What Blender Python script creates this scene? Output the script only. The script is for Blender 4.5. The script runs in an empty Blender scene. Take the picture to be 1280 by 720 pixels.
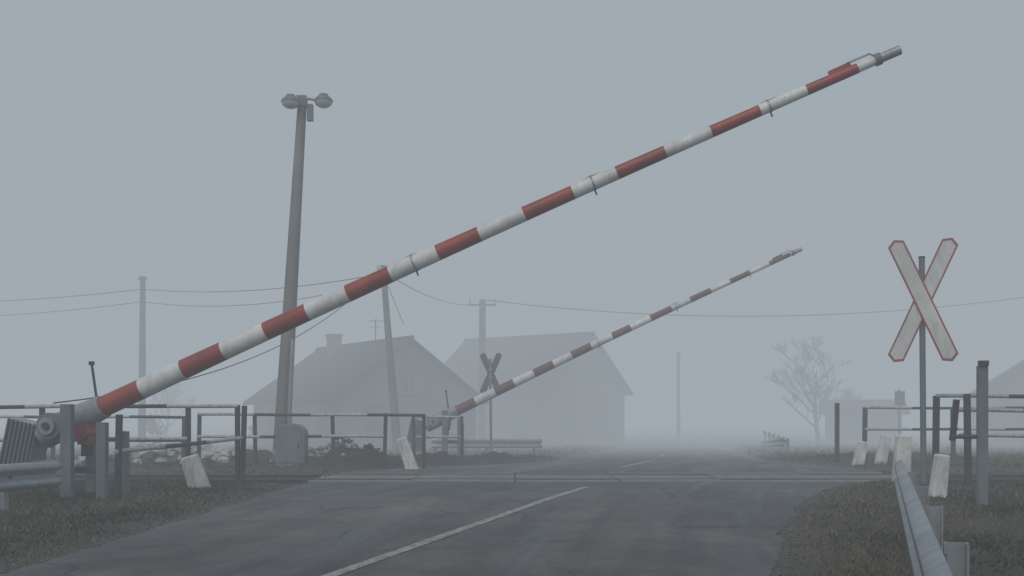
import bpy, bmesh, math, random
import numpy as np
from mathutils import Vector, noise, Matrix
random.seed(7); rng=np.random.default_rng(7)
S=bpy.context.scene
S.view_settings.view_transform='Standard'; S.view_settings.look='None'; S.view_settings.exposure=0

# ------------------------------------------------------------ materials
def nt(name):
    m=bpy.data.materials.new(name); m.use_nodes=True
    t=m.node_tree; t.nodes.clear()
    o=t.nodes.new('ShaderNodeOutputMaterial'); b=t.nodes.new('ShaderNodeBsdfPrincipled')
    t.links.new(b.outputs[0],o.inputs[0]); return m,t,b
def N(t,k,**kw):
    n=t.nodes.new(k)
    for a,v in kw.items(): setattr(n,a,v)
    return n
def noi(t,scale,detail=6,rough=.6,vec=None):
    n=N(t,'ShaderNodeTexNoise'); n.inputs['Scale'].default_value=scale
    n.inputs['Detail'].default_value=detail; n.inputs['Roughness'].default_value=rough
    if vec is not None: t.links.new(vec,n.inputs['Vector'])
    return n
def ramp(t,src,stops):
    r=N(t,'ShaderNodeValToRGB'); e=r.color_ramp.elements
    while len(e)<len(stops): e.new(.5)
    for i,(p,c) in enumerate(stops):
        e[i].position=p; e[i].color=(*c,1) if len(c)==3 else c
    t.links.new(src,r.inputs[0]); return r
def mix(t,f,a,b,bt='MIX'):
    m=N(t,'ShaderNodeMix',data_type='RGBA',blend_type=bt)
    for s,v in ((0,f),(6,a),(7,b)):
        if isinstance(v,(int,float)): m.inputs[s].default_value=v
        elif isinstance(v,tuple): m.inputs[s].default_value=(*v,1)
        else: t.links.new(v,m.inputs[s])
    return m.outputs[2]
def math_(t,op,a,b=None,c=None):
    n=N(t,'ShaderNodeMath',operation=op)
    for i,v in enumerate((a,b,c)):
        if v is None: continue
        if isinstance(v,(int,float)): n.inputs[i].default_value=v
        else: t.links.new(v,n.inputs[i])
    return n.outputs[0]
def bump(t,b,h,s=.3,d=.01):
    n=N(t,'ShaderNodeBump'); n.inputs['Strength'].default_value=s; n.inputs['Distance'].default_value=d
    t.links.new(h,n.inputs['Height']); t.links.new(n.outputs[0],b.inputs['Normal'])
def paint(name,col,dirt=(.12,.11,.09),amt=.5,rough=.5,scale=6,metal=0,streak=True):
    m,t,b=nt(name)
    g=N(t,'ShaderNodeNewGeometry')
    mp=N(t,'ShaderNodeMapping'); mp.inputs['Scale'].default_value=(1,1,.35 if streak else 1)
    t.links.new(g.outputs['Position'],mp.inputs[0])
    n1=noi(t,scale,8,.7,mp.outputs[0]); n2=noi(t,scale*7,4,.6,mp.outputs[0]); n3=noi(t,1.1,3,.5,g.outputs['Position'])
    r=ramp(t,n1.outputs[0],[(.42,(0,0,0)),(.75,(amt,amt,amt))])
    c=mix(t,r.outputs[0],col,dirt)
    r3=ramp(t,n3.outputs[0],[(.3,(.78,.78,.78)),(.7,(1.08,1.08,1.08))])
    c=mix(t,1.0,c,r3.outputs[0],'MULTIPLY')
    r2=ramp(t,n2.outputs[0],[(.62,(0,0,0)),(.72,(amt,amt,amt))])
    c=mix(t,r2.outputs[0],c,dirt)
    t.links.new(c,b.inputs['Base Color'])
    b.inputs['Roughness'].default_value=rough; b.inputs['Metallic'].default_value=metal
    bump(t,b,n2.outputs[0],.25,.004)
    return m
M={}
M['red']=paint('red_paint',(.35,.036,.02),(.10,.03,.02),.75,.45,5)
M['red_old']=paint('faded_red_paint',(.17,.045,.035),(.08,.04,.03),.8,.6,5)
M['white']=paint('white_paint',(.74,.74,.72),(.30,.29,.27),.6,.5,5)
M['rwhite']=paint('rail_white',(.50,.50,.49),(.10,.09,.08),.8,.6,12)
M['steel']=paint('galvanised_steel',(.32,.35,.37),(.15,.15,.14),.6,.45,7,.3)
M['gpaint']=paint('grey_paint',(.15,.18,.195),(.09,.07,.055),.7,.55,8)
M['boot']=paint('light_grey_paint',(.27,.30,.32),(.12,.10,.09),.7,.55,8)
M['dark']=paint('dark_steel',(.03,.031,.033),(.08,.05,.03),.6,.6,9)
M['rust']=paint('rusty_steel',(.05,.038,.03),(.035,.03,.026),.6,.7,9)
M['concrete']=paint('concrete_pole',(.22,.21,.19),(.10,.095,.085),.7,.85,3)
M['slab']=paint('concrete_slab',(.19,.185,.17),(.07,.065,.06),.8,.85,4,streak=False)
M['wash']=paint('whitewashed_stone',(.72,.72,.69),(.20,.19,.15),.8,.85,5)
M['wood']=paint('weathered_wood',(.09,.078,.065),(.045,.04,.035),.7,.9,6)
M['plaster']=paint('plaster',(.14,.13,.115),(.09,.08,.07),.6,.9,.8)
M['lampg']=paint('lamp_glass',(.55,.56,.55),(.3,.3,.28),.5,.3,8)
M['glass']=paint('window_glass',(.03,.035,.04),(.02,.02,.02),.2,.1,2)
M['frame']=paint('window_frame',(.15,.14,.13),(.10,.09,.08),.4,.6,3)
M['refl_red']=paint('sign_red',(.34,.06,.05),(.2,.10,.08),.7,.4,9)
M['signw']=paint('sign_white',(.62,.62,.59),(.3,.28,.25),.6,.4,9)
def rooftile():
    m,t,b=nt('roof_tiles'); g=N(t,'ShaderNodeNewGeometry')
    w=N(t,'ShaderNodeTexWave'); w.wave_type='BANDS'; w.bands_direction='Z'; w.inputs['Scale'].default_value=3.2
    t.links.new(g.outputs['Position'],w.inputs[0])
    n=noi(t,1.5,8,.7,g.outputs['Position'])
    c=ramp(t,n.outputs[0],[(.3,(.022,.018,.016)),(.7,(.06,.04,.032))])
    t.links.new(c.outputs[0],b.inputs['Base Color']); b.inputs['Roughness'].default_value=.95
    b.inputs['Specular IOR Level'].default_value=.2
    bump(t,b,w.outputs[0],.6,.04); return m
M['rooft']=rooftile()
def asphalt():
    m,t,b=nt('asphalt'); g=N(t,'ShaderNodeNewGeometry'); P=g.outputs['Position']
    uv=N(t,'ShaderNodeUVMap'); uv.uv_map='UVMap'
    big=noi(t,.55,5,.6,P); mid=noi(t,3.2,7,.68,P); fine=noi(t,95,3,.7,P)
    c=ramp(t,big.outputs[0],[(.33,(.064,.062,.060)),(.5,(.096,.093,.088)),(.68,(.125,.120,.111))]).outputs[0]
    c=mix(t,1.0,c,ramp(t,mid.outputs[0],[(.32,(.72,.72,.72)),(.7,(1.22,1.22,1.2))]).outputs[0],'MULTIPLY')
    c=mix(t,1.0,c,ramp(t,fine.outputs[0],[(.3,(.45,.45,.45)),(.7,(1.5,1.5,1.5))]).outputs[0],'MULTIPLY')
    mp=N(t,'ShaderNodeMapping'); mp.inputs['Scale'].default_value=(1.3,.09,1)
    t.links.new(uv.outputs[0],mp.inputs[0]); st=noi(t,1.6,5,.6,mp.outputs[0])
    c=mix(t,1.0,c,ramp(t,st.outputs[0],[(.33,(.70,.70,.71)),(.66,(1.25,1.24,1.21))]).outputs[0],'MULTIPLY')
    # relaid strip beside the rails and cut-in repair patches
    sp=N(t,'ShaderNodeSeparateXYZ'); t.links.new(P,sp.inputs[0])
    wv=math_(t,'MULTIPLY',math_(t,'SUBTRACT',noi(t,1.6,5,.6,P).outputs[0],.5),.7)
    yy=math_(t,'ADD',sp.outputs[1],wv); xx=math_(t,'ADD',sp.outputs[0],wv)
    def box(x0,x1,y0,y1):
        f=math_(t,'MULTIPLY',math_(t,'GREATER_THAN',xx,x0),math_(t,'LESS_THAN',xx,x1))
        h=math_(t,'MULTIPLY',math_(t,'GREATER_THAN',yy,y0),math_(t,'LESS_THAN',yy,y1))
        return math_(t,'MULTIPLY',f,h)
    c=mix(t,math_(t,'MULTIPLY',box(-20,20,15.3,20.6),.38),c,(.05,.049,.048))
    c=mix(t,math_(t,'MULTIPLY',box(1.6,3.6,10.6,13.2),.30),c,(.05,.05,.05))
    c=mix(t,math_(t,'MULTIPLY',box(-2.9,-1.0,11.4,14.0),.25),c,(.17,.165,.155))
    wob=noi(t,2.2,4,.6,P); add=mix(t,.25,P,wob.outputs[1])
    v=N(t,'ShaderNodeTexVoronoi',feature='DISTANCE_TO_EDGE'); v.inputs['Scale'].default_value=.85
    t.links.new(add,v.inputs['Vector'])
    cr=ramp(t,v.outputs['Distance'],[(.0,(1,1,1)),(.02,(0,0,0))])
    msk=noi(t,.4,3,.5,P); mr=ramp(t,msk.outputs[0],[(.46,(0,0,0)),(.58,(1,1,1))])
    cm=mix(t,1.0,cr.outputs[0],mr.outputs[0],'MULTIPLY')
    c=mix(t,cm,c,(.022,.021,.02))
    dp=noi(t,.9,6,.6,mp.outputs[0]); dr=ramp(t,dp.outputs[0],[(.50,(0,0,0)),(.62,(.45,.45,.45))])
    c=mix(t,dr.outputs[0],c,(.042,.042,.042))
    t.links.new(c,b.inputs['Base Color'])
    rr=ramp(t,dp.outputs[0],[(.5,(.82,.82,.82)),(.64,(.48,.48,.48))]); t.links.new(rr.outputs[0],b.inputs['Roughness'])
    bump(t,b,fine.outputs[0],.6,.007); return m
M['asphalt']=asphalt()
def linepaint():
    m,t,b=nt('worn_line_paint'); g=N(t,'ShaderNodeNewGeometry'); P=g.outputs['Position']
    n=noi(t,9,8,.75,P); f=noi(t,90,3,.7,P)
    c=ramp(t,n.outputs[0],[(.38,(.40,.40,.37)),(.50,(.28,.28,.26)),(.64,(.10,.10,.095))]).outputs[0]
    c=mix(t,1.0,c,ramp(t,f.outputs[0],[(.3,(.65,.65,.65)),(.6,(1.1,1.1,1.1))]).outputs[0],'MULTIPLY')
    t.links.new(c,b.inputs['Base Color']); b.inputs['Roughness'].default_value=.7; return m
M['line']=linepaint()
def groundm():
    m,t,b=nt('ground_soil'); g=N(t,'ShaderNodeNewGeometry'); P=g.outputs['Position']
    a=N(t,'ShaderNodeVertexColor'); a.layer_name='mask'
    n=noi(t,.9,8,.65,P); f=noi(t,28,5,.7,P)
    c=ramp(t,n.outputs[0],[(.35,(.036,.038,.020)),(.5,(.055,.046,.028)),(.68,(.09,.072,.045))]).outputs[0]
    gr=ramp(t,f.outputs[0],[(.3,(.045,.038,.030)),(.7,(.12,.105,.085))]).outputs[0]
    sp=N(t,'ShaderNodeSeparateColor'); t.links.new(a.outputs[0],sp.inputs[0])
    c=mix(t,sp.outputs[0],c,gr)
    c=mix(t,sp.outputs[1],c,(.042,.031,.022))
    c=mix(t,1.0,c,ramp(t,f.outputs[0],[(.3,(.6,.6,.6)),(.7,(1.3,1.3,1.3))]).outputs[0],'MULTIPLY')
    t.links.new(c,b.inputs['Base Color']); b.inputs['Roughness'].default_value=.95
    bump(t,b,f.outputs[0],.8,.03); return m
M['ground']=groundm()
def vcol(name,rough=.9):
    m,t,b=nt(name); a=N(t,'ShaderNodeVertexColor'); a.layer_name='Col'
    t.links.new(a.outputs[0],b.inputs['Base Color']); b.inputs['Roughness'].default_value=rough
    b.inputs['Specular IOR Level'].default_value=.1; return m
M['grass']=vcol('grass_blades'); M['stone']=vcol('loose_stone')

# ------------------------------------------------------------ mesh helpers
def group(name,loc):
    e=bpy.data.objects.new(name,None); e.location=loc; e.empty_display_size=.3
    S.collection.objects.link(e); return e
class B:
    def __init__(s): s.v=[]; s.f=[]; s.m=[]; s.sm=[]; s.mats=[]
    def mi(s,k):
        if k not in s.mats: s.mats.append(k)
        return s.mats.index(k)
    def add(s,vs,fs,mat,smooth=False):
        o=len(s.v); s.v+=[tuple(v) for v in vs]; s.f+=[tuple(i+o for i in f) for f in fs]
        k=s.mi(mat); s.m+=[k]*len(fs); s.sm+=[smooth]*len(fs)
    def path(s,pts,rad,mat,n=10,cap=True):
        pts=[Vector(p) for p in pts]; vs=[]; fs=[]
        for i,p in enumerate(pts):
            d=(pts[min(i+1,len(pts)-1)]-pts[max(i-1,0)]).normalized()
            up=Vector((0,0,1)) if abs(d.z)<.95 else Vector((0,1,0))
            a=d.cross(up).normalized(); b=a.cross(d)
            r=rad[i] if isinstance(rad,(list,tuple)) else rad
            for k in range(n):
                t=2*math.pi*k/n; vs.append(p+a*math.cos(t)*r+b*math.sin(t)*r)
        for i in range(len(pts)-1):
            for k in range(n): fs.append((i*n+k,i*n+(k+1)%n,(i+1)*n+(k+1)%n,(i+1)*n+k))
        s.add(vs,fs,mat,True)
        if cap:
            s.add(vs[:n],[tuple(range(n))[::-1]],mat); s.add(vs[-n:],[tuple(range(n))],mat)
    def tube(s,a,b,r0,mat,r1=None,n=12): s.path([a,b],[r0,r0 if r1 is None else r1],mat,n)
    def box(s,c,size,mat,R=None,taper=1.0):
        c=Vector(c); vs=[]
        for z in (-.5,.5):
            k=taper if z>0 else 1
            for x,y in ((-.5,-.5),(.5,-.5),(.5,.5),(-.5,.5)):
                v=Vector((x*size[0]*k,y*size[1]*k,z*size[2]))
                if R is not None: v=R@v
                vs.append(c+v)
        s.add(vs,[(3,2,1,0),(4,5,6,7),(0,1,5,4),(1,2,6,5),(2,3,7,6),(3,0,4,7)],mat)
    def sweep(s,path,prof,mat):
        path=[Vector(p) for p in path]; vs=[]; fs=[]; n=len(prof)
        for i,p in enumerate(path):
            d=(path[min(i+1,len(path)-1)]-path[max(i-1,0)]); d.z=0; d.normalize()
            nn=Vector((-d.y,d.x,0))
            for a,z in prof: vs.append(p+nn*a+Vector((0,0,z)))
        for i in range(len(path)-1):
            for k in range(n-1): fs.append((i*n+k,(i+1)*n+k,(i+1)*n+k+1,i*n+k+1))
        s.add(vs,fs,mat,True)
    def done(s,name,parent=None,bevel=0,solid=0):
        me=bpy.data.meshes.new(name); L=Vector(parent.location) if parent else Vector((0,0,0))
        me.from_pydata([(v[0]-L.x,v[1]-L.y,v[2]-L.z) for v in s.v],[],s.f)
        for k in s.mats: me.materials.append(M[k])
        me.polygons.foreach_set('material_index',s.m); me.polygons.foreach_set('use_smooth',s.sm); me.update()
        o=bpy.data.objects.new(name,me); S.collection.objects.link(o)
        if parent: o.parent=parent
        if solid:
            q=o.modifiers.new('solid','SOLIDIFY'); q.thickness=solid; q.offset=0
        if bevel:
            q=o.modifiers.new('bevel','BEVEL'); q.width=bevel; q.segments=2; q.limit_method='ANGLE'; q.angle_limit=math.radians(50)
        return o
def RZ(a): return Matrix.Rotation(a,3,'Z')
def Rr(x,y,z): return Matrix.Rotation(z,3,'Z')@Matrix.Rotation(y,3,'Y')@Matrix.Rotation(x,3,'X')

# ------------------------------------------------------------ terrain
def ss(a,b,t):
    t=min(1,max(0,(t-a)/(b-a))); return t*t*(3-2*t)
ZY=np.arange(-60,460,.25)
_raw=np.interp(ZY,[-60,4.5,16,20,31,62,460],[0,0,.25,.25,0,-.6,-.6])
_k=np.hanning(11); _k/=_k.sum(); _z=np.convolve(np.pad(_raw,5,mode='edge'),_k,'valid')
bz=lambda y: float(np.interp(y,ZY,_z))
LY=[-40,8.0,12,14.5,16,19.8,22,25,28,30,60,400]
LX=[-19.9,-3.95,-3.6,-3.4,-3.27,-3.1,-2.2,-.3,1.0,1.27,6.3,62]
RY=[-40,8.0,11.6,14.0,16,17.5,20,24,30,60,400]
RX=[-13.9,2.0,3.08,4.0,5.06,6.3,7.1,7.0,7.27,12.3,68]
Lf=lambda y: float(np.interp(y,LY,LX)); Rf=lambda y: float(np.interp(y,RY,RX))
def dedge(x,y): return max(Lf(y)-x,x-Rf(y))
MOUNDS=((-3.3,20.9,.9,.34),(-2.5,21.6,1.1,.30),(-6.0,23.5,1.5,.25),(-1.5,23.6,1.4,.26),(-.3,26.0,1.4,.22),(9.2,25.5,2.2,.2),(5.0,14.0,.8,.06))
def gz(x,y):
    d=dedge(x,y); z=bz(y)
    nz=noise.noise(Vector((x*.5,y*.5,0)))*.06+noise.noise(Vector((x*2.1,y*2.1,3)))*.035
    o=ss(-.3,0,d)*.045-.05
    z2=z+o+ss(0,.9,d)*(.06+nz)
    for mx,my,r,h in MOUNDS:
        q=((x-mx)**2+(y-my)**2)/r**2
        if q<4: z2+=h*math.exp(-q*1.6)*ss(0,.5,d)*(1+noise.noise(Vector((x*3,y*3,9)))*.6)
    if d>.0:
        tr=ss(15.9,16.5,y)*(1-ss(19.4,20.0,y))*ss(0,.35,d)
        z2=z2*(1-tr)+(.10+noise.noise(Vector((x*6,y*6,0)))*.015)*tr
    else:
        if 16.3<y<19.6: z2=min(z2,.1)
    return z2
def axis(a,b,s,lo,hi):
    mid=list(np.arange(a,b,s)); l=[];x=a;st=s
    while x>lo: st*=1.25; x-=st; l.append(x)
    r=[];x=mid[-1];st=s
    while x<hi: st*=1.25; x+=st; r.append(x)
    return l[::-1]+mid+r
xs=axis(-11,11,.13,-450,450); ys=axis(4,34,.15,-60,450)
V=[];mk=[]
for y in ys:
    for x in xs:
        V.append((x,y,gz(x,y))); d=dedge(x,y)
        m=(1-ss(.0,.55,d+noise.noise(Vector((x*1.7,y*1.7,5)))*.35))
        if 15.9<y<20.1: m=max(m,ss(15.9,16.3,y)*(1-ss(19.6,20.1,y)))
        e=0
        if 19.5<y<28:
            for mx,my,r,h in MOUNDS[:5]:
                e=max(e,math.exp(-((x-mx)**2+(y-my)**2)/r**2*1.1))
        mk.append((m,min(1,e*1.5)))
nx=len(xs); F=[(j*nx+i,j*nx+i+1,(j+1)*nx+i+1,(j+1)*nx+i) for j in range(len(ys)-1) for i in range(nx-1)]
me=bpy.data.meshes.new('ground'); me.from_pydata(V,[],F); me.materials.append(M['ground'])
ca=me.color_attributes.new('mask','FLOAT_COLOR','POINT')
ca.data.foreach_set('color',np.array([(m,e,0,1) for m,e in mk],dtype=np.float32).ravel())
me.polygons.foreach_set('use_smooth',[True]*len(F))
S.collection.objects.link(bpy.data.objects.new('ground',me))

def road_piece(name,ya,yb,step,parent):
    n=28; V=[];F=[];UV=[]
    yy=list(np.arange(ya,yb,step))+[yb]
    for j,y in enumerate(yy):
        jl=noise.noise(Vector((0,y*1.3,0)))*.13+noise.noise(Vector((0,y*5,7)))*.07
        jr=noise.noise(Vector((9,y*1.3,0)))*.13+noise.noise(Vector((9,y*5,7)))*.07
        l=Lf(y)+jl; r=Rf(y)+jr
        for i in range(n+1):
            t=i/n; x=l+(r-l)*t
            crown=.03*(1-(2*t-1)**2)*(1-ss(13,16.4,y)*(1-ss(19.4,22,y)))
            V.append((x,y,bz(y)+crown)); UV.append((x-((Lf(y)+Rf(y))/2),y))
    F=[(j*(n+1)+i,j*(n+1)+i+1,(j+1)*(n+1)+i+1,(j+1)*(n+1)+i) for j in range(len(yy)-1) for i in range(n)]
    me=bpy.data.meshes.new(name); me.from_pydata(V,[],F); me.materials.append(M['asphalt'])
    uv=me.uv_layers.new(name='UVMap')
    for l in me.loops: uv.data[l.index].uv=UV[l.vertex_index]
    me.polygons.foreach_set('use_smooth',[True]*len(F))
    o=bpy.data.objects.new(name,me); o.parent=parent; S.collection.objects.link(o)
road=group('road',(0,0,0))
road_piece('asphalt_near',-38,16.6,.15,road); road_piece('asphalt_far',19.28,200,.3,road)
def roadz(x,y):
    l,r=Lf(y),Rf(y); t=(x-l)/(r-l)
    return bz(y)+.03*(1-(2*t-1)**2)*(1-ss(13,16.4,y)*(1-ss(19.4,22,y)))
CY=[-38,8.0,15.5,21.3,28.5,60,400]; CX=[-16.7,-1.29,1.13,2.25,3.9,9.3,65]
def dash(b,ya,yb):
    n=max(2,int((yb-ya)/.1)); vs=[];fs=[]
    for j in range(n+1):
        y=ya+(yb-ya)*j/n; x=float(np.interp(y,CY,CX)); w=.058
        for e,q in enumerate((-w,w)):
            q+=noise.noise(Vector((y*9,e*7,0)))*.012
            vs.append((x+q*1.05,y,roadz(x+q,y)+.006))
    for j in range(n): fs.append((2*j,2*j+1,2*j+3,2*j+2))
    b.add(vs,fs,'line')
b=B()
for ya,yb in ((-20,-14),(-8,15.45),(21.3,28.5),(34,38),(44,48),(54,58)): dash(b,ya,yb)
b.done('centre_line_marking')

# ------------------------------------------------------------ railway
tr=group('railway_track',(0,17.9,.1))
prof=[(-.065,0),(.065,0),(.06,.02),(.012,.035),(.012,.105),(.034,.12),(.034,.155),(-.034,.155),(-.034,.12),(-.012,.105),(-.012,.035),(-.06,.02),(-.065,0)]
b=B()
for y in (17.2,18.63): b.sweep([(-120,y,.11),(-3.3,y,.11),(7,y,.11),(120,y,.11)],prof,'rust')
b.done('rails',tr)
b=B(); x=-30
while x<34:
    if not -3.3<x<6.9: b.box((x,17.92,.065),(.24,2.5,.16),'wood' if random.random()<.7 else 'slab')
    x+=.62
b.done('sleepers',tr,bevel=.01)
b=B()
for (ya,yb) in ((16.64,17.12),(17.31,18.52),(18.73,19.24)):
    x=-3.35
    while x<6.6:
        w=1.7; b.box((x+w/2,(ya+yb)/2,.175+random.uniform(-.006,.006)),(w-.02,yb-ya,.16),'slab',Rr(random.uniform(-.004,.004),random.uniform(-.003,.003),0)); x+=w
b.done('crossing_panels',tr,bevel=.012)

# ------------------------------------------------------------ barriers
def barrier(Bp,Tp,t0,t1,gzb,bow,sc=1.0,red='red'):
    Bp=Vector(Bp);Tp=Vector(Tp); g=group('level_crossing_barrier',(Bp.x,Bp.y,gzb))
    D=Tp-Bp; h=Vector((D.x,D.y,0)).normalized(); s=Vector((h.y,-h.x,0)); az=math.atan2(h.y,h.x); R=RZ(az)
    el=math.atan2(D.z,Vector((D.x,D.y)).length); RA=R@Matrix.Rotation(-el,3,'Y')
    au=RA@Vector((0,0,1))
    P=lambda t: Bp+D*t+Vector((0,0,1))*bow*math.sin(math.pi*t)
    rad=lambda t:(.142-.088*t)*sc
    b=B(); n=17; rs=random.Random(3)
    cuts=[t0+(t1-t0)*i/n+(rs.uniform(-.0025,.0025) if 0<i<n else 0) for i in range(n+1)]
    for i in range(n):
        a=cuts[i]; c=cuts[i+1]
        pts=[P(a+(c-a)*k/3) for k in range(4)]
        b.path(pts,[rad(a+(c-a)*k/3) for k in range(4)],red if i%2==0 else 'white',20,cap=False)
    b.done('striped_arm',g)
    b=B()
    for t in (.462,.669,.862):
        b.path([P(t),P(t+.0022)],[rad(t)+.005]*2,'steel',20)
        b.tube(P(t)-au*(rad(t)+.06),P(t)-au*(rad(t)-.01),.010,'dark')
        b.path([P(t-.012)+au*(rad(t)),P(t)+au*(rad(t)+.022),P(t+.014)+au*(rad(t))],.014,'white',6)
    b.done('lamp_clamps',g)
    b=B()
    b.path([P(t1),P(t1+.004),P(.982)],[rad(t1)*.98,rad(t1)*.95,rad(.99)*.95],'white',16)
    b.path([P(.974),P(.980)],[.070*sc]*2,'gpaint',14)
    b.path([P(.980),P(1.0)],[.055*sc]*2,'steel',14)
    b.path([P(.945)+au*.05,P(.948)+au*.10,P(.972)+au*.10,P(.976)+au*.04],.013,'steel',6)
    b.box(P(.94)+au*.075,(.26,.05,.05),red,RA)
    b.done('arm_tip',g)
    b=B()
    b.path([P(-.005),P(.03),P(t0-.004),P(t0)],[.19*sc,.185*sc,.155*sc,.15*sc],'boot',18)
    hub=P(.02); b.tube(hub-s*.25,hub+s*.32,.17,'gpaint',n=20); b.tube(hub+s*.32,hub+s*.37,.11,'steel',n=16)
    b.tube(hub+s*.37,hub+s*.40,.05,'dark',n=8)
    q=P(.052)-Vector((0,0,.24)); b.box(q,(.16,.2,.3),red,R); b.tube(q-s*.16,q+s*.16,.09,red,n=14)
    b.box(q+Vector((.0,0,-.2)),(.1,.12,.2),'dark',R)
    b.done('hub',g,bevel=.008)
    b=B(); tilt=Matrix.Rotation(.22,3,'Y'); c=P(-.03)+Vector((0,0,-.04))
    b.box(c,(.42,.34,.66),'steel',R@tilt)
    for k in range(7):
        off=R@tilt@Vector((-.18+.06*k,0,0)); b.box(c+off+s*.19,(.025,.05,.68),'gpaint',R@tilt)
    b.box(c+Vector((0,0,-.42)),(.3,.3,.2),'gpaint',R@tilt)
    b.box(P(-.005)+s*0,(.2,.26,.2),'dark',R)
    b.done('counterweight',g,bevel=.01)
    b=B()
    for u,v,top,w in ((.52,.42,1.45,.15),(.90,.25,1.22,.13),(.42,-.3,1.15,.13),(.88,-.3,1.1,.12)):
        q=Vector((Bp.x,Bp.y,0))+h*u+s*v; H=top-gzb+.2
        b.box((q.x,q.y,gzb-.2+H/2),(w,.02,H),'gpaint',R)
        for e in (-1,1):
            qq=q+h*e*(w/2-.01)-s*.045; b.box((qq.x,qq.y,gzb-.2+H/2),(.018,.07,H-.004),'gpaint',R)
    q=Vector((Bp.x,Bp.y,0))+h*.7+s*.06; b.box((q.x,q.y,gzb+.06),(1.0,.9,.16),'slab',R)
    q2=Vector((Bp.x,Bp.y,0))+h*.7+s*.2; b.box((q2.x,q2.y,gzb+.55),(.36,.06,.08),'dark',R)
    b.done('support_frame',g,bevel=.006)
    b=B(); q=Vector((Bp.x,Bp.y,0))+h*.58-s*.3
    b.tube((q.x,q.y,Bp.z),(q.x-.13,q.y,Bp.z+.92),.018,'dark',n=8); b.box((q.x-.13,q.y,Bp.z+.92),(.06,.05,.05),'dark')
    b.done('wire_strut',g)
barrier((-6.07,13.6,1.08),(4.44,11.9,5.49),.0747,.956,.06,.06)
barrier((-2.28,28.2,1.06),(7.63,27.4,5.70),.08,.97,.06,.05,red='red_old')

# ------------------------------------------------------------ crossing signs
def cross_sign(x,y,z0,zt,zc,L,w,yaw,front):
    g=group('railway_crossing_sign',(x,y,z0)); R=RZ(yaw); b=B()
    b.tube((x,y,z0-.3),(x-.03,y,zt),.042,'gpaint',n=14); b.tube((x-.03,y,zt),(x-.03,y,zt+.02),.047,'dark',n=14)
    b.done('post',g)
    nrm=R@Vector((0,-1,0))
    for k,(sg,name) in enumerate(((1,'cross_arm_a'),(-1,'cross_arm_b'))):
        b=B(); a=sg*math.radians(24); Ry=R@Matrix.Rotation(a,3,'Y'); off=nrm*(.065+.02*k)*(1 if front else -1)
        c=Vector((x-.02,y,zc))+off
        def plank(wid,len_,t,mat,o):
            hw=wid/2; hl=len_/2; pt=wid*.28
            outl=[(-hw,-hl+pt),(0,-hl),(hw,-hl+pt),(hw,hl-pt),(0,hl),(-hw,hl-pt)]
            vs=[c+Ry@Vector((p,-t/2,q))+o for p,q in outl]+[c+Ry@Vector((p,t/2,q))+o for p,q in outl]
            b.add(vs,[(0,1,2,3,4,5),(11,10,9,8,7,6)]+[(i,i+6,(i+1)%6+6,(i+1)%6) for i in range(6)],mat)
        fr=nrm*(1 if front else -1)
        plank(w,L,.012,'refl_red' if front else 'dark',Vector((0,0,0)))
        if front: plank(w-.05,L-.08,.004,'signw',fr*.0085)
        b.done(name,g)
    b=B()
    for dz in (-.12,.12): b.box(Vector((x-.02,y,zc+dz)),(.12,.12,.04),'steel',R)
    b.done('clamps',g)
cross_sign(5.94,15.0,.25,3.58,2.96,1.93,.235,-.30,True)
cross_sign(-.66,33,-.1,3.1,2.65,1.42,.20,-.1,False)

# ------------------------------------------------------------ lamp post
g=group('lamp_post',(-4.9,22,.25)); b=B()
p0=Vector((-4.93,22,-.2)); p1=Vector((-4.43,22,8.05))
b.path([p0+(p1-p0)*k/8 for k in range(9)],[.19-.095*k/8 for k in range(9)],'concrete',10)
b.done('concrete_pole',g)
b=B(); b.path([(-4.66,21.8,.2),(-4.66,21.8,1.5),(-4.60,21.83,2.9)],.05,'steel',10)
b.box((-4.44,22,7.95),(.2,.2,.22),'gpaint'); b.box((-4.26,21.95,7.7),(.12,.12,.34),'gpaint')
b.path([(-4.44,21.95,8.0),(-4.25,21.9,7.98),(-4.0,21.85,7.9)],.03,'steel',8)
b.path([(-4.44,21.95,7.95),(-4.58,21.85,7.9)],.03,'steel',8)
b.done('brackets',g)
def lamphead(cx,cy,cz,r,nm):
    b=B(); pr=[(.0,.13),(.09,.13),(.11,.09),(.8*r,.05),(r,-.0),(r*.97,-.03)]; n=20; vs=[];fs=[]
    for rr,z in pr:
        for k in range(n): a=2*math.pi*k/n; vs.append((cx+rr*math.cos(a),cy+rr*math.sin(a),cz+z))
    for i in range(len(pr)-1):
        for k in range(n): fs.append((i*n+k,i*n+(k+1)%n,(i+1)*n+(k+1)%n,(i+1)*n+k))
    b.add(vs,fs,'gpaint',True)
    pr=[(r*.95,-.03),(r*.85,-.09),(r*.5,-.14),(0.001,-.155)]; vs=[];fs=[]
    for rr,z in pr:
        for k in range(n): a=2*math.pi*k/n; vs.append((cx+rr*math.cos(a),cy+rr*math.sin(a),cz+z))
    for i in range(len(pr)-1):
        for k in range(n): fs.append((i*n+k,i*n+(k+1)%n,(i+1)*n+(k+1)%n,(i+1)*n+k))
    b.add(vs,fs,'lampg',True); b.done(nm,g)
lamphead(-4.64,21.8,7.9,.2,'lamp_head_a'); lamphead(-3.96,21.85,7.93,.2,'lamp_head_b')

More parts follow.
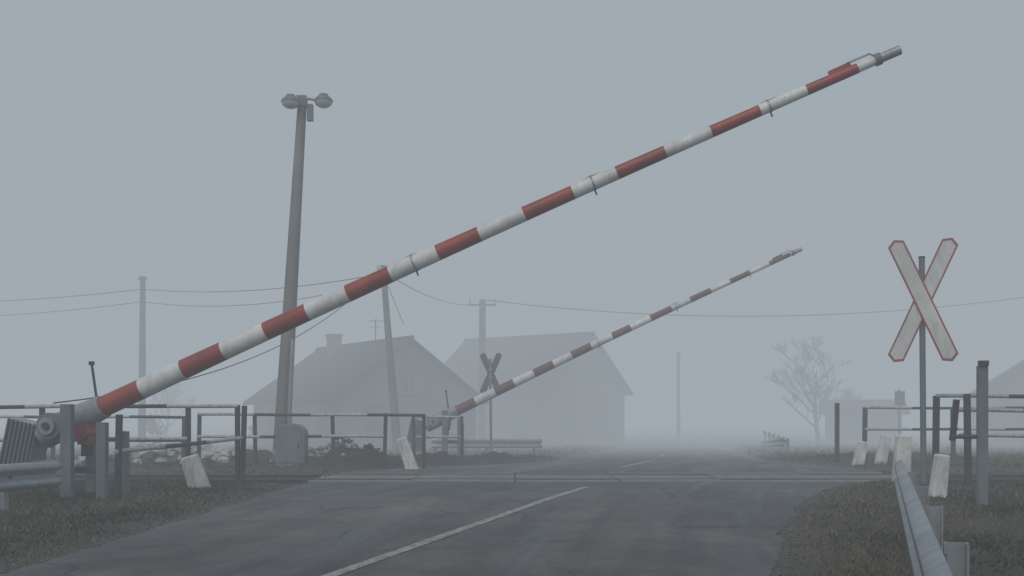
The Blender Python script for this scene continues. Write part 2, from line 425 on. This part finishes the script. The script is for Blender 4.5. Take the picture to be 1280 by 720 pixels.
g=group('signal_cabinet',(-4.55,20.9,.25)); b=B()
cx,cy=-4.42,20.9; w=.29; pts=[(-w,.25),(w,.25),(w,.95)]+[(w*math.cos(a),.95+.2*math.sin(a)) for a in np.linspace(.3,math.pi-.3,9)]+[(-w,.95)]
n=len(pts); vs=[(cx+p,cy-.2,q) for p,q in pts]+[(cx+p,cy+.2,q) for p,q in pts]
b.add(vs,[tuple(range(n)),tuple(range(2*n-1,n-1,-1))]+[(i,i+n,(i+1)%n+n,(i+1)%n) for i in range(n)],'gpaint')
b.done('housing',g,bevel=.015)
b=B(); b.box((cx,cy-.21,.68),(.46,.012,.62),'gpaint'); b.box((cx+.17,cy-.225,.7),(.03,.02,.09),'dark'); b.box((cx,cy,.2),(.7,.5,.16),'slab')
b.done('door_and_plinth',g,bevel=.005)

# ------------------------------------------------------------ fences
def fence(posts,rails,name='metal_fence',pr=.035):
    x0,y0=posts[0][:2]; g=group(name,(x0,y0,gz(x0,y0))); b=B()
    for x,y,top in posts:
        z=gz(x,y); lean=random.uniform(-.03,.03)
        b.box((x+lean/2,y,(z-.2+top)/2),(pr*2,pr*2,top-z+.2),'dark',Rr(0,lean,0))
    b.done('posts',g,bevel=.006)
    b=B()
    for pts in rails:
        pts=[Vector(p) for p in pts]
        L=(pts[1]-pts[0]).length; n=max(1,int(L/1.0))
        for i in range(n):
            a=pts[0].lerp(pts[1],i/n); c=pts[0].lerp(pts[1],(i+1)/n)
            j=lambda q:Vector((0,0,.02*noise.noise(q*.8)))
            m_=(a+c)/2
            b.path([a+j(a),m_+j(m_),c+j(c)],.03,'rwhite' if (i%2==0) else 'dark',8)
    b.done('rails',g)
fence([(-4.97,13.1,1.32),(-4.15,16.0,1.46)],[((-4.97,13.06,.85),(-4.15,15.96,.96))])
fence([(-4.22,16.0,1.47),(-4.98,16.0,1.46),(-7.2,16.0,1.45),(-9.4,16,1.42),(-11.6,16,1.42),(-14,16,1.42)],[((-14,15.96,1.42),(-4.2,15.96,1.45)),((-14,15.96,.92),(-4.98,15.96,.95))])
fence([(-6.33,21,1.36),(-5.2,21.1,1.36),(-3.6,21,1.36),(-2.58,21,1.36),(-1.78,21,1.34)],[((-6.33,20.96,1.33),(-1.78,20.96,1.32)),((-6.33,20.96,.88),(-2.58,20.96,.9))])
fence([(-2.3,24.5,1.3),(-1.2,24.8,1.3)],[((-2.3,24.5,1.27),(-1.2,24.8,1.27)),((-2.3,24.5,.8),(-1.2,24.8,.8))])
fence([(-15.5,21.5,1.3),(-12.5,21.5,1.3),(-9.5,21.5,1.3),(-6.8,21.5,1.3)],[((-15.5,21.46,1.28),(-6.8,21.46,1.28)),((-15.5,21.46,.8),(-6.8,21.46,.8))])
fence([(6.27,15.4,1.6),(6.58,15.0,1.62),(8.3,15.2,1.58),(10.3,15.2,1.58),(12.5,15.2,1.58)],[((6.27,15.36,1.59),(12.5,15.1,1.58)),((6.4,15.1,1.38),(12.5,15.1,1.36)),((6.5,15.1,1.02),(12.5,15.1,1.0))],pr=.04)
fence([(7.5,24,1.6),(7.96,23.5,1.5),(10.1,23.8,1.5),(12.3,24,1.5),(14.5,24,1.5)],[((7.96,23.46,1.49),(14.5,23.96,1.48)),((7.96,23.46,1.0),(14.5,23.96,1.0))],pr=.045)
g=group('barrier_rest_post',(5.62,12.4,.1)); b=B()
b.box((5.62,12.4,.9),(.11,.012,2.0),'gpaint',RZ(-.2))
for e in (-1,1): b.box((5.62+e*.05,12.44,.9),(.012,.09,2.0),'gpaint',RZ(-.2))
b.done('channel_post',g,bevel=.004)
b=B(); b.box((5.62,12.4,1.93),(.1,.08,.06),'dark'); b.box((5.36,12.6,1.25),(.06,.06,.5),'dark',Rr(0,.1,0)); b.tube((5.3,12.6,1.05),(5.6,12.45,1.05),.025,'dark',n=8)
b.done('bracket',g)

# ------------------------------------------------------------ guardrails
Wp=[(0,-.155),(.03,-.15),(.08,-.115),(.08,-.065),(.0,-.025),(0,.025),(.08,.065),(.08,.115),(.03,.15),(0,.155)]
def guardrail(pts,side,post_ds,ztop,curl=None):
    g=group('guardrail',(pts[0][0],pts[0][1],0)); b=B()
    path=[]
    for i in range(len(pts)-1):
        a,c=Vector(pts[i]),Vector(pts[i+1])
        for k in range(12): path.append(a.lerp(c,k/12))
    path.append(Vector(pts[-1]))
    if curl:
        d=(path[-1]-path[-2]).normalized(); nn=Vector((-d.y,d.x,0))*(-side); r=curl; e=path[-1].copy()
        for a in np.linspace(.3,math.pi,9): path.append(e+d*r*math.sin(a)+nn*r*(1-math.cos(a)))
    b.sweep(path,[(a*side,z) for a,z in Wp],'steel'); b.done('w_beam',g,solid=.006)
    b=B(); a,c=Vector(pts[0]),Vector(pts[-1]); d=(c-a).normalized(); ang=math.atan2(d.y,d.x); nn=Vector((-d.y,d.x,0))*side
    for t in post_ds:
        q=a.lerp(c,t)-nn*.1; z=bz(q.y)-.3; H=ztop-.06-z
        b.box((q.x,q.y,z+H/2),(.012,.11,H),'steel',RZ(ang))
        for e in (-1,1): b.box((q.x+nn.x*e*.05,q.y+nn.y*e*.05,z+H/2),(.07,.012,H-.004),'steel',RZ(ang))
        q2=a.lerp(c,t)-nn*.03; b.box((q2.x,q2.y,ztop-.17),(.1,.05,.12),'gpaint',RZ(ang))
        q3=a.lerp(c,t)+nn*.012; b.tube(q3+Vector((0,0,0)),q3+nn*.02,.016,'dark',n=6)
    b.done('posts',g)
guardrail([(.55,.8,.54),(4.5,12.0,.64)],1,[.02,.2,.38,.56,.74,.94],.75)
guardrail([(-9.9,.2,.50),(-5.55,12.55,.60)],-1,[.05,.25,.45,.65,.82,.95],.72,curl=.13)
guardrail([(9.2,35,.45),(13.0,54,-.15)],1,[.02,.15,.3,.5,.7,.95],.6)
guardrail([(1.0,36,.35),(-2.6,33.5,.42)],1,[.05,.5,.95],.55)

def marker(x,y,h,w,lean,yaw=0):
    z=gz(x,y); g=group('concrete_marker_post',(x,y,z)); b=B()
    R=Rr(random.uniform(-.06,.06),lean,yaw); c=Vector((x,y,z))+R@Vector((0,0,h/2-.08))
    b.box(c,(w,.2,h+.16),'wash',R,taper=.82)
    o=b.done('stone',g,bevel=.025)
marker(-4.5,15,.5,.30,-.30,.1)
marker(-2.0,21,.72,.26,-.33)
marker(5.80,15.5,.72,.25,.03)
marker(5.52,13.5,.55,.2,.1)
marker(7.65,23,.52,.24,.22)
marker(8.0,22.6,.66,.24,.2)

# ------------------------------------------------------------ utility poles and wires
def upole(x,y,xt,zt,r0,r1,mat,arm=None):
    z=gz(x,y); g=group('utility_pole',(x,y,z)); b=B(); a=Vector((x,y,z-.3)); c=Vector((xt,y,zt))
    b.path([a.lerp(c,k/6) for k in range(7)],[r0+(r1-r0)*k/6 for k in range(7)],mat,10); b.done('pole',g)
    b=B()
    if arm:
        b.box((xt,y-.14,zt-.3),(arm,.1,.1),'wood')
        for k in (-.45,0.,.45): b.tube((xt+k*arm,y-.14,zt-.25),(xt+k*arm,y-.14,zt-.06),.03,'gpaint',n=8); b.tube((xt+k*arm,y-.14,zt-.06),(xt+k*arm,y-.14,zt+.03),.055,'lampg',n=8)
    else:
        for k in (-.12,.12): b.tube((xt,y,zt-.2),(xt+k*1.5,y,zt-.15),.02,'dark',n=6); b.tube((xt+k*1.5,y,zt-.15),(xt+k*1.5,y,zt),.045,'lampg',n=8)
    b.done('insulators',g)
upole(-17.8,50,-17.75,8.0,.2,.13,'concrete')
upole(-4.15,38,-4.72,6.8,.17,.10,'concrete')
upole(-1.75,60,-1.7,8.0,.24,.18,'wood',1.6)
upole(12.8,80,12.8,6.2,.16,.12,'wood')
upole(36,60,36,9.2,.2,.14,'wood',1.6)
upole(-42,56,-42,8.6,.2,.14,'concrete')
def wire(a,c,sag,r=.014,n=24):
    a=Vector(a);c=Vector(c); b=B(); pts=[a.lerp(c,k/n)-Vector((0,0,4*sag*(k/n)*(1-k/n))) for k in range(n+1)]
    b.path(pts,r,'dark',5); b.done('overhead_wire')
wire((-1.7,59.86,8.0),(36,59.86,9.2),1.5,.028)
wire((-17.75,50,7.4),(-4.72,38,6.5),.35,.018); wire((-17.75,50,6.8),(-4.72,38,6.2),.5,.016)
wire((-42,56,7.9),(-17.75,50,7.4),.6,.02); wire((-42,56,7.2),(-17.75,50,6.8),.7,.018)
wire((-4.72,38,6.6),(-1.7,60,7.8),.5,.016)
wire((-4.72,38,6.7),(-7.05,16,1.5),.9,.012,30)
wire((-4.72,38,6.5),(-3.9,37.5,4.6),.0,.012)

# ------------------------------------------------------------ houses
def house(name,ax,ay,rd,length,hw,z0,ze,zr,chim=(8,.6),wall='plaster',wins=True):
    rd=Vector((rd[0],rd[1],0)).normalized(); wd=Vector((rd.y,-rd.x,0)); O=Vector((ax,ay,0)); g=group(name,(ax,ay,z0))
    P=lambda u,v,z: O+rd*u+wd*v+Vector((0,0,z))
    b=B(); z0-=.3; vs=[P(0,-hw,z0),P(0,hw,z0),P(0,hw,ze),P(0,0,zr),P(0,-hw,ze)]+[P(length,-hw,z0),P(length,hw,z0),P(length,hw,ze),P(length,0,zr),P(length,-hw,ze)]
    b.add(vs,[(0,1,2,3,4),(9,8,7,6,5),(0,4,9,5),(1,6,7,2)],wall); b.done('walls',g)
    b=B(); ov=.45; sl=(zr-ze)/hw; t=.14
    for e in (-1,1):
        a=[P(-ov,0,zr+.05),P(length+ov,0,zr+.05),P(length+ov,e*(hw+ov),ze-ov*sl+.05),P(-ov,e*(hw+ov),ze-ov*sl+.05)]
        c=[q+Vector((0,0,t)) for q in a]
        b.add(a+c,[(0,1,2,3),(7,6,5,4),(0,4,5,1),(1,5,6,2),(2,6,7,3),(3,7,4,0)],'rooft')
    b.path([P(-ov,0,zr+.2),P(length+ov,0,zr+.2)],.11,'rooft',8); b.done('roof',g)
    ang=math.atan2(rd.y,rd.x); R=RZ(ang)
    if chim:
        b=B(); u,v=chim; cz=zr-abs(v)*sl; b.box(P(u,v,cz+.35),(.6,.6,1.4),'slab',R); b.box(P(u,v,cz+1.1),(.72,.72,.12),'slab',R); b.done('chimney',g)
    b=B(); wz=z0+1.9
    def win(q,along,w=.95,h=1.25):
        Rw=RZ(along); b.box(q,(w+.2,.12,h+.2),'frame',Rw); b.box(q,(w,.15,h),'glass',Rw)
        b.box(q,(.06,.18,h-.01),'frame',Rw); b.box(q,(w-.01,.175,.06),'frame',Rw)
        b.box(Vector(q)-Vector((0,0,h/2+.13)),(w+.35,.3,.06),'frame',Rw)
    aw=math.atan2(wd.y,wd.x)
    if wins:
        for v in (-hw*.5,hw*.5): win(P(0,v,wz),aw)
        win(P(0,0,ze+.7),aw,.6,.7)
        for k in range(3): win(P(length*(.2+.3*k),-hw,wz),ang)
        b.done('windows',g)
    b=B(); b.box(P(length*.65,hw,z0+1.3),(1.0,.1,2.1 if ze>2 else 1.5),'wood',R); b.done('door',g)
house('house',-5,50,(-.57,.82),10,3.9,-.35,2.15,4.85,chim=(7.2,-.5))
house('house',5,68,(-.8,.6),10,4.6,-.6,3.0,6.5,chim=(3,1.2))
house('house',31.5,58,(.35,.94),10,5,-.5,2.6,5.9)
house('shed',26,70,(-.97,.2),4.6,1.6,-.4,1.5,2.1,chim=None,wall='slab',wins=False)
b=B(); b.tube((-6.9,52.6,4.6),(-6.9,52.6,6.2),.03,'dark',n=6)
b.tube((-7.3,52.6,6.1),(-6.4,52.6,6.1),.015,'dark',n=5)
for k in range(1,5): b.tube((-7.3+.18*k,52.4,6.1),(-7.3+.18*k,52.9,6.1),.012,'dark',n=4)
b.tube((-7.2,52.6,5.8),(-6.6,52.6,5.8),.015,'dark',n=5)
b.done('tv_antenna')
g=group('road_sign',(17.5,47,-.3)); b=B(); b.tube((17.5,47,-.5),(17.5,47,2.5),.05,'gpaint'); b.box((17.5,46.93,2.1),(.45,.03,.65),'dark'); b.done('post_and_plate',g)

# ------------------------------------------------------------ bare trees
def tree(x,y,H,seed,mat='wood',name='bare_tree',twig=.012,lv5=5):
    rn=random.Random(seed); z=gz(x,y); g=group(name,(x,y,z)); b=B()
    def br(p,d,L,r,lv):
        n=4; pts=[p]; q=p.copy(); dd=d.copy()
        for i in range(n):
            dd=(dd+Vector((rn.uniform(-1,1),rn.uniform(-1,1),rn.uniform(-.3,.8)))*.16).normalized(); q=q+dd*L/n; pts.append(q.copy())
        b.path(pts,[r*(1-.5*i/n) for i in range(n+1)],mat,6 if lv<2 else 3,cap=False)
        if lv<lv5:
            for i in range(rn.randint(3,4) if lv else 8):
                t=rn.uniform(.3,1) ; k=min(n-1,int(t*n)); pp=pts[k].lerp(pts[k+1],t*n-k)
                a=rn.uniform(0,6.28); nd=(dd*rn.uniform(.5,1)+Vector((math.cos(a),math.sin(a),rn.uniform(-.1,.6)))*.8).normalized()
                br(pp,nd,L*rn.uniform(.5,.72),max(twig,r*.45),lv+1)
    br(Vector((x,y,z-.1)),Vector((0,0,1)),H*.42,H*.02,0); b.done('branches',g)
tree(20,68,8.2,4,twig=.016); tree(-26,78,7,5); tree(24.5,76,6,9)
tree(-20,58,2.6,11,name='bare_shrub'); tree(-14.5,60,2.4,12,name='bare_shrub')

# ------------------------------------------------------------ grass, gravel, rubble
def blades(name,regs,parent=None):
    vs=[];cs=[]
    for (x0,x1,y0,y1,n,hs,tan) in regs:
        X=rng.uniform(x0,x1,n); Y=rng.uniform(y0,y1,n)
        for x,y in zip(X,Y):
            d=dedge(x,y)
            nn=noise.noise(Vector((x*.9,y*.9,2)))+.5*noise.noise(Vector((x*3.1,y*3.1,8)))
            if d<.05+.25*abs(noise.noise(Vector((x*2,y*2,4)))): continue
            if d<.8 and random.random()>d+.15: continue
            if 16.0<y<19.9: continue
            if nn<-.28 and random.random()<.75: continue
            if 20<y<28 and any(((x-m[0])**2+(y-m[1])**2)<(m[2]*.8)**2 for m in MOUNDS[:5]) and random.random()<.85: continue
            z=gz(x,y)-.01; h=hs*random.uniform(.35,1.2)*(1+.7*max(0,nn))
            if random.random()<.006: h*=2.6
            a=random.uniform(0,6.28); w=.005+.004*random.random()*(1+y*.05); w*=(1+y*.03)
            ca,sa=math.cos(a),math.sin(a); ln=h*random.uniform(.2,1.5); a2=random.uniform(0,6.28)
            vs+=[(x-w*ca,y-w*sa,z),(x+w*ca,y+w*sa,z),(x+ln*math.cos(a2),y+ln*math.sin(a2),z+h)]
            dn=noise.noise(Vector((x*.6+5,y*.6,12)))+random.uniform(-.35,.35)+tan
            if x>0 and y<17: dn+=.3*(1-ss(.3,2.0,d))-.1
            if dn>0: c=(.145,.115,.064)
            elif dn>-.25: c=(.076,.067,.032)
            else: c=(.040,.050,.021)
            k=random.uniform(.6,1.3); c=(c[0]*k,c[1]*k,c[2]*k,1)
            cs+=[c]*3
    me=bpy.data.meshes.new(name); me.from_pydata(vs,[],[(i,i+1,i+2) for i in range(0,len(vs),3)])
    ca=me.color_attributes.new('Col','FLOAT_COLOR','POINT'); ca.data.foreach_set('color',np.array(cs,dtype=np.float32).ravel())
    me.materials.append(M['grass']); o=bpy.data.objects.new(name,me); S.collection.objects.link(o)
blades('grass',[(-10,-3,5.5,16.2,70000,.055,-.05),(1.5,10,4.5,16.3,72000,.05,.10),(-16,2,19.7,33,30000,.09,0),(6.5,18,19.8,36,26000,.10,.05),(-25,25,33,60,12000,.2,0)])
def rocks(name,items,mat='stone'):
    vs=[];fs=[];cs=[]
    base=[Vector(v) for v in ((1,0,0),(-1,0,0),(0,1,0),(0,-1,0),(0,0,1),(0,0,-1),(.7,.7,.3),(-.7,.6,.4),(.6,-.7,.3),(-.7,-.6,.3))]
    bm=bmesh.new(); [bm.verts.new(v) for v in base]; bmesh.ops.convex_hull(bm,input=bm.verts); bm.verts.ensure_lookup_table(); bm.verts.index_update()
    bf=[[v.index for v in f.verts] for f in bm.faces]; bv=[v.co.copy() for v in bm.verts]; bm.free()
    for x,y,z,r,col in items:
        o=len(vs); R=Rr(random.uniform(0,6),random.uniform(0,6),random.uniform(0,6)); k=random.uniform(.7,1.2)
        for v in bv:
            q=R@(v*r*random.uniform(.75,1.15)); vs.append((x+q.x,y+q.y,z+q.z*.7)); cs.append((col[0]*k,col[1]*k,col[2]*k,1))
        fs+=[[i+o for i in f] for f in bf]
    me=bpy.data.meshes.new(name); me.from_pydata(vs,[],fs)
    ca=me.color_attributes.new('Col','FLOAT_COLOR','POINT'); ca.data.foreach_set('color',np.array(cs,dtype=np.float32).ravel())
    me.materials.append(M[mat]); S.collection.objects.link(bpy.data.objects.new(name,me))
it=[]
for _ in range(9000):
    x=random.choice((random.uniform(-14,-3.2),random.uniform(6.7,14))); y=random.uniform(16.1,19.8)
    it.append((x,y,gz(x,y)+.01,random.uniform(.02,.045),(.075,.063,.052)))
for _ in range(5000):
    y=random.uniform(6,33); e=random.gauss(0,.16)+.08
    x=Lf(y)-e if random.random()<.5 else Rf(y)+e
    if 16.4<y<19.5: continue
    it.append((x,y,gz(x,y)+.004,random.uniform(.005,.022),(.13,.12,.10)))
rocks('gravel',it)
it=[]
for _ in range(320):
    x=random.uniform(-9.4,-6.0); y=22.6+random.gauss(0,.25); it.append((x,y,gz(x,y)+random.uniform(.0,.42)*(1-abs(x+7.7)/2.4),random.uniform(.07,.18),(.42,.41,.38)))
for _ in range(170):
    x=-3.9+random.gauss(0,.4); y=22+random.gauss(0,.4); it.append((x,y,gz(x,y)+random.uniform(.0,.3),random.uniform(.04,.13),(.38,.37,.34)))
for _ in range(160):
    x=-2.9+random.gauss(0,.8); y=21.4+random.gauss(0,.5)
    if dedge(x,y)>.1: it.append((x,y,gz(x,y)+.02,random.uniform(.02,.08),(.09,.07,.05) if random.random()<.75 else (.3,.28,.25)))
rocks('rubble_pile',it)

# ------------------------------------------------------------ fog: absorption plus added uniform emission standing in for multiply-scattered light
def fogbox(name,lo,hi,dens,L):
    b=B(); c=[(lo[i]+hi[i])/2 for i in range(3)]
    m=bpy.data.materials.new(name+'_volume'); m.use_nodes=True; t=m.node_tree; t.nodes.clear()
    o=t.nodes.new('ShaderNodeOutputMaterial'); s=t.nodes.new('ShaderNodeVolumeAbsorption')
    s.inputs['Color'].default_value=(0,0,0,1); s.inputs['Density'].default_value=dens
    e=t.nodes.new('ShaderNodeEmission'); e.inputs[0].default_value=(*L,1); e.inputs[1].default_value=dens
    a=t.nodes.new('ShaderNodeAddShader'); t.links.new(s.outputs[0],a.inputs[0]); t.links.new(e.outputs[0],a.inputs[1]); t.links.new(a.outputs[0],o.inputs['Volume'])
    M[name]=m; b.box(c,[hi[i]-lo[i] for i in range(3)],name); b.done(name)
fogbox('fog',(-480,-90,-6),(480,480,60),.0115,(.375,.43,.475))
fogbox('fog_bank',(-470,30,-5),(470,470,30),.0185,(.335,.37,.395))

# ------------------------------------------------------------ light
w=bpy.data.worlds.new('World'); S.world=w; w.use_nodes=True; t=w.node_tree; bg=t.nodes['Background']
sky=t.nodes.new('ShaderNodeTexSky'); sky.sky_type='NISHITA'; sky.sun_disc=False
el=math.radians(48); rot=math.radians(200)
sky.sun_elevation=el; sky.sun_rotation=rot; sky.air_density=1; sky.dust_density=3
t.links.new(sky.outputs[0],bg.inputs[0]); bg.inputs[1].default_value=.13
L=bpy.data.lights.new('sun','SUN'); L.energy=1.2; L.angle=math.radians(20); L.color=(1,.96,.9)
o=bpy.data.objects.new('sun',L); S.collection.objects.link(o)
dv=Vector((math.sin(rot)*math.cos(el),math.cos(rot)*math.cos(el),math.sin(el)))
o.rotation_euler=dv.to_track_quat('Z','Y').to_euler()

# ------------------------------------------------------------ camera
c=bpy.data.cameras.new('camera'); c.sensor_width=36; c.lens=36*1300/1280; c.shift_y=160/1280; c.clip_end=3000; c.clip_start=.05
o=bpy.data.objects.new('camera',c); o.location=(0,0,1.3); o.rotation_euler=(math.radians(90),0,0)
S.collection.objects.link(o); S.camera=o
